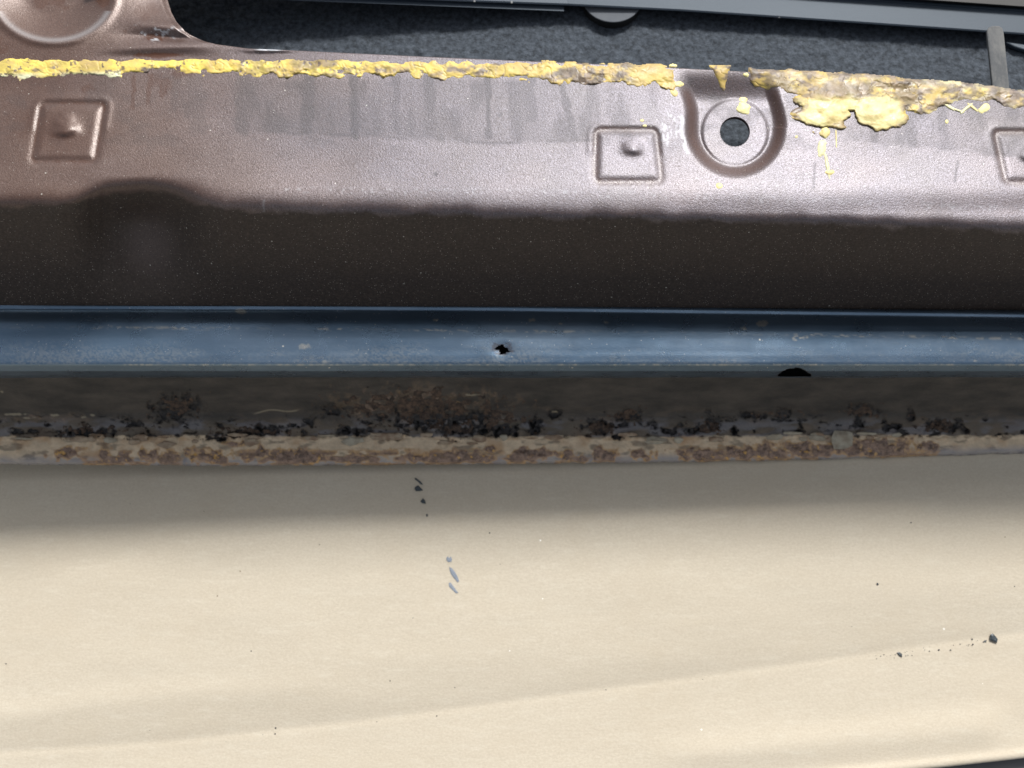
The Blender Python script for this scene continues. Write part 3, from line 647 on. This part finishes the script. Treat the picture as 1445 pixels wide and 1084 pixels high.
# ------------------------------------------------------------------ dark felt lining, rail, foot, strap
gu, gv = np.meshgrid(np.arange(150, 1640, 3.0), np.arange(-140, 300, 3.0))
LZ = -23.0
zf = LZ + tilt(gu) + 1.2 * (fbm(gu / 9, gv / 9, 130, 3) - .5) + 1.0 * (fbm(gu / 60, gv / 40, 131, 2) - .5)
Xf = P(gu, gv, zf)
felt = new_obj("felt_lining", raw_mesh("felt_lining", Xf.reshape(-1, 3), grid_faces(*gu.shape)), None, M_FELT,
               label="dark grey felt lining showing behind the brown panel edge", category="lining")
rail = bpy.data.objects.new("steel_rail", None); COL.objects.link(rail)
rail["label"] = "grey painted steel rail crossing above the felt lining at the top edge"; rail["category"] = "rail"
r_b = crv([(100, -20), (240, -12), (500, -3), (800, 8), (960, 16), (1100, 25.5), (1280, 38), (1445, 49.5), (1640, 63)])
r_t = lambda u: r_b(u) - 37
r_z = crv([(100, 10), (240, 4), (300, -1), (500, -8), (800, -16.5), (1100, -19), (1445, -21.5), (1640, -23)])
us = np.arange(120, 1620, 4.0)
def sweep(name, us, prof, parent, mat, attrs=None, **props):
    """prof: list of (v(u), z(u)) round a closed section"""
    S = np.stack([P(us, v, z) for v, z in prof]); nr, nc = S.shape[:2]
    i = np.arange(nr * nc).reshape(nr, nc); a = i; b = np.roll(i, -1, 0)
    f = np.stack([a[:, :-1], b[:, :-1], b[:, 1:], a[:, 1:]], -1).reshape(-1, 4)
    me = bpy.data.meshes.new(name)
    me.from_pydata(S.reshape(-1, 3).tolist(), [], f.tolist() + [i[:, 0].tolist()[::-1], i[:, -1].tolist()])
    me.update()
    o = new_obj(name, me, parent, mat, **props)
    bv = o.modifiers.new("edge", 'BEVEL'); bv.width = .0002; bv.segments = 2; bv.limit_method = 'ANGLE'; bv.angle_limit = math.radians(35)
    return o
zr = r_z(us)
sweep("rail_body", us, [(r_t(us), zr + .8), (r_t(us) + 3, zr + 1.0), (r_t(us) + 5, zr + .2), (r_b(us) - 3, zr - .5), (r_b(us), zr - 1.0), (r_b(us) + .5, zr - 4), (r_t(us), zr - 4)], rail, M_RAIL)
uf = np.arange(120, 798, 4.0)
sweep("lower_fin", uf, [(r_b(uf) - 4, r_z(uf) - 2.0), (r_b(uf) + 8.5 - .004 * (797 - uf), r_z(uf) - 2.6), (r_b(uf) + 8.5 - .004 * (797 - uf), r_z(uf) - 3.6), (r_b(uf) - 4, r_z(uf) - 3.6)], rail, M_RAIL)
sweep("rail_dark_fill", us, [(r_t(us) - 60, zr + 5), (r_t(us) - 3, zr + 3.0), (r_t(us) - .5, zr + 1), (r_t(us) - .5, zr - 6), (r_t(us) - 60, zr - 6)], rail, M_RUB)  # black box added beyond the rail to make the strip there dark
# foot under the rail: rubber drum with a pale cap
def disc(name, cu, cv, r, z0, z1, parent, mat, bev=.0006, **props):
    a = np.linspace(0, 2 * np.pi, 64, endpoint=False)
    c = P(cu, cv, z0); R_ = r * np.linalg.norm(P(cu + 1, cv, z0) - c)
    tp = [(c[0] + R_ * math.cos(t_), c[1] + R_ * math.sin(t_), z0 * 1e-3) for t_ in a]; bt = [(x, y, z1 * 1e-3) for x, y, _ in tp]
    n = 64; me = bpy.data.meshes.new(name)
    me.from_pydata(tp + bt, [], [tuple(range(n)), tuple(range(2 * n - 1, n - 1, -1))] + [(i, n + i, n + (i + 1) % n, (i + 1) % n) for i in range(n)]); me.update()
    o = new_obj(name, me, parent, mat, **props)
    bv = o.modifiers.new("edge", 'BEVEL'); bv.width = bev; bv.segments = 3; bv.limit_method = 'ANGLE'
    return o
zf_ = float(r_z(864)) - 3.0
foot = disc("foot", 864, -3, 42, zf_ - .2, zf_ - 5.0, rail, M_RUB)
disc("foot_cap", 864, -3, 42, zf_ + .4, zf_ - .2, foot, M_CAP)
# strap
def plate(name, outline, z_of, th, parent, mat, bev=.0005, **props):
    n = len(outline); o_ = np.array(outline, float)
    tp = P(o_[:, 0], o_[:, 1], z_of(o_)); bt = tp.copy(); bt[:, 2] -= th * 1e-3
    me = bpy.data.meshes.new(name)
    me.from_pydata(np.concatenate([tp, bt]).tolist(), [], [tuple(range(n))[::-1], tuple(range(n, 2 * n))] + [(i, (i + 1) % n, n + (i + 1) % n, n + i) for i in range(n)])
    me.update()
    o = new_obj(name, me, parent, mat, **props)
    bv = o.modifiers.new("edge", 'BEVEL'); bv.width = bev; bv.segments = 2; bv.limit_method = 'ANGLE'
    return o
plate("metal_strap", [(1393, 48), (1393, 42), (1396, 38), (1401, 36), (1410, 36), (1415, 39), (1417, 46), (1421, 85), (1426, 135), (1402, 135), (1397, 85)],
      lambda q: -9.5 - 3.5 * (q[:, 1] - 36) / 90, 1.6, None, M_STRAP,
      label="narrow grey metal strap with rounded tip standing between rail and panel", category="strap")
plate("metal_bracket", [(1416, 58), (1470, 66), (1530, 74), (1530, 98), (1470, 78), (1432, 66)], lambda q: -25 + 0 * q[:, 1], 2.0, None, M_RAIL,
      label="small grey bracket under the rail at the right edge", category="bracket")

# ------------------------------------------------------------------ kraft paper on the ground
PZ = -122.0
crease = crv([(-700, 1135), (0, 1062), (250, 1046), (500, 1019), (1000, 954), (1445, 893), (2200, 790)])
edge_v = crv([(-700, 1240), (900, 1120), (1150, 1100), (1230, 1093), (1330, 1083), (1445, 1070), (2200, 985)])
def paper_z(u, v):
    d = crease(u) - v                       # above the fold: positive
    band = crv([(-700, 30), (0, 45), (400, 85), (800, 75), (1200, 80), (1445, 60), (2200, 60)])(u)
    z = .35 * sm(-7, 9, -d) * np.exp(-np.clip(-d, 0, None) / 90)
    z = z + 4.6 * np.where(d > 0, 1 - np.exp(-np.clip(d, 0, 400) / (band * .75)), 0) * (band / 80) - .9 * np.clip((d - band) / 260, 0, 1)
    d2 = edge_v(u) - 6 - v
    k2 = sm(880, 1020, u) * (1 - sm(1380, 1440, u))
    z = z + 1.6 * np.exp(-((d2 - 44) / 26) ** 2) * k2 + 1.2 * np.exp(-(d2 / 6) ** 2)
    z = z + 1.4 * np.exp(-((v - 975 + .03 * u - 35 * np.exp(-u / 300)) / 22) ** 2) * sm(600, 250, u) * .5
    z = z + .7 * np.exp(-((v - 676 + .028 * (u - 20)) / 9) ** 2) * (.4 + .6 * fbm(u / 160, 0 * u, 140, 2)) - .5 * np.exp(-((v - 712 + .04 * (u - 200)) / 16) ** 2) * (u > 150)
    z = z + 1.1 * (fbm(u / 330 + .3 * v / 200, v / 110, 141, 3) - .5) + .22 * (fbm(u / 90 + v / 60, v / 30, 142, 2) - .5)
    return z
gu, gv = np.meshgrid(np.arange(-700, 2200, 4.0), np.linspace(0, 1, 320))
vt = 100.0
gv = vt + (edge_v(gu) - vt) * gv
zp = PZ + paper_z(gu, gv)
Xp = P(gu, gv, zp)
rim = Xp[-1:].copy(); rim[..., 2] -= .0006
Xp = np.concatenate([Xp, rim], 0)
new_obj("kraft_paper", raw_mesh("kraft_paper", Xp.reshape(-1, 3), grid_faces(*Xp.shape[:2]), None, None), None, M_PAPER,
        label="creased brown kraft paper sheet spread under the door panel", category="paper")
me = bpy.data.meshes.new("ground"); s_ = 6.0
gx = np.linspace(-s_, s_, 40); GX, GY = np.meshgrid(gx, gx[::-1])
me = raw_mesh("ground", np.stack([GX, GY, np.full_like(GX, (PZ - 5.0) * 1e-3)], -1).reshape(-1, 3), grid_faces(40, 40))
new_obj("ground", me, None, M_CONC, kind="structure")

# chips of paint and smears lying on the paper
def chip(label, pts, mat, h=.35, group=None, cat="paint chip"):
    o_ = np.array(pts, float); z0 = PZ + paper_z(o_[:, 0], o_[:, 1])
    top_ = P(o_[:, 0], o_[:, 1], z0 + h); c = o_.mean(0); inn = P(c[0] + (o_[:, 0] - c[0]) * .55, c[1] + (o_[:, 1] - c[1]) * .55, z0 + h * 1.35)
    bot = P(o_[:, 0], o_[:, 1], z0 + .05); n = len(pts)
    me = bpy.data.meshes.new("paint_chip")
    fs = [tuple(n + i for i in range(n))[::-1]]
    for i in range(n):
        j = (i + 1) % n; fs += [(j, n + j, n + i, i), (2 * n + i, 2 * n + j, j, i)]
    me.from_pydata(np.concatenate([top_, inn, bot]).tolist(), [], fs); me.update()
    o = new_obj("paint_chip", me, None, mat, label=label, category=cat)
    if group: o["group"] = group
    return o
G = "paint chips on the brown paper"
chip("thin split dark chip nearest under the rusty flange", [(586, 674), (589, 676), (594, 680), (597, 684), (594, 684), (589, 679), (585, 676)], M_CHIP, .3, G)
chip("dark chip in the shaded strip, just above the triangular one", [(586, 687), (590, 685), (594, 689), (597, 692), (592, 693), (587, 693), (585, 690)], M_CHIP, .5, G)
chip("dark triangular chip on the edge of the shaded strip", [(593, 708), (597, 703), (600, 707), (601, 711), (596, 710)], M_CHIP, .5, G)
chip("tiny dark speck below the triangular chip", [(601, 726), (603, 725), (604, 728), (602, 729.5)], M_CHIP, .3, G)
chip("small blue grey chip above the long blue smear", [(630, 787), (632, 785), (634, 788), (636, 785), (638, 789), (637, 793), (632, 793), (630, 790)], M_CHIP2, .2, G)
chip("long blue grey flake slanting on the sunlit paper", [(634, 800), (638, 802), (642, 807), (646, 814), (648, 820), (646, 822), (641, 816), (637, 811), (635, 806)], M_CHIP2, .2, G)
chip("lower faint blue grey flake below the long one", [(633, 823), (636, 822), (639, 826), (644, 833), (647, 837), (643, 837), (637, 831), (634, 828)], M_CHIP2, .15, G)
chip("large dark green grey chip at the right end of the fold", [(1398, 895), (1401, 894), (1405, 898), (1408, 902), (1407, 907), (1402, 905), (1397, 903)], M_CHIP, .9, G)
chip("dark chip in the middle of the crumbs along the fold", [(1266, 921), (1269, 920), (1273, 923), (1273, 927), (1269, 925)], M_CHIP, .5, G)
chip("slim grey sliver left of the large green grey chip", [(1387, 905.5), (1392, 903), (1392.5, 904.5), (1388, 907)], M_CHIP, .3, G)
chip("single tiny black speck on the paper at upper right", [(1237, 823), (1239, 822.5), (1240, 825), (1238, 826)], M_CHIP, .35, G)
# crumbs nobody could count, sprinkled along the fold
r = np.random.default_rng(9); co = []; fs = []
for i in range(58):
    if i < 34: u_ = r.uniform(1225, 1395); v_ = crease(u_) + 2 + r.normal(0, 2.4) + 4
    elif i < 42: u_ = r.uniform(300, 1100); v_ = crease(u_) + r.normal(2, 3)
    else: u_ = r.uniform(0, 1445); v_ = r.uniform(690, 1050)
    s_ = abs(r.normal(0, .55)) + .4
    for k in range(5):
        a = k / 5 * 6.283 + r.uniform(-.3, .3); uu = u_ + s_ * r.uniform(.6, 1.4) * math.cos(a); vv = v_ + s_ * .9 * math.sin(a)
        co.append(P(uu, vv, PZ + float(paper_z(np.array(uu), np.array(vv))) + .12))
    co.append(P(u_, v_, PZ + float(paper_z(np.array(u_), np.array(v_))) + .12 + .25 * s_))
    b_ = len(co) - 6; fs += [(b_ + (k + 1) % 5, b_ + k, b_ + 5)[::-1] for k in range(5)]
me = bpy.data.meshes.new("dirt_crumbs"); me.from_pydata([tuple(c) for c in co], [], fs); me.update()
new_obj("dirt_crumbs", me, None, M_CHIP, kind="stuff", label="fine dark crumbs sprinkled along the paper fold", category="crumbs")
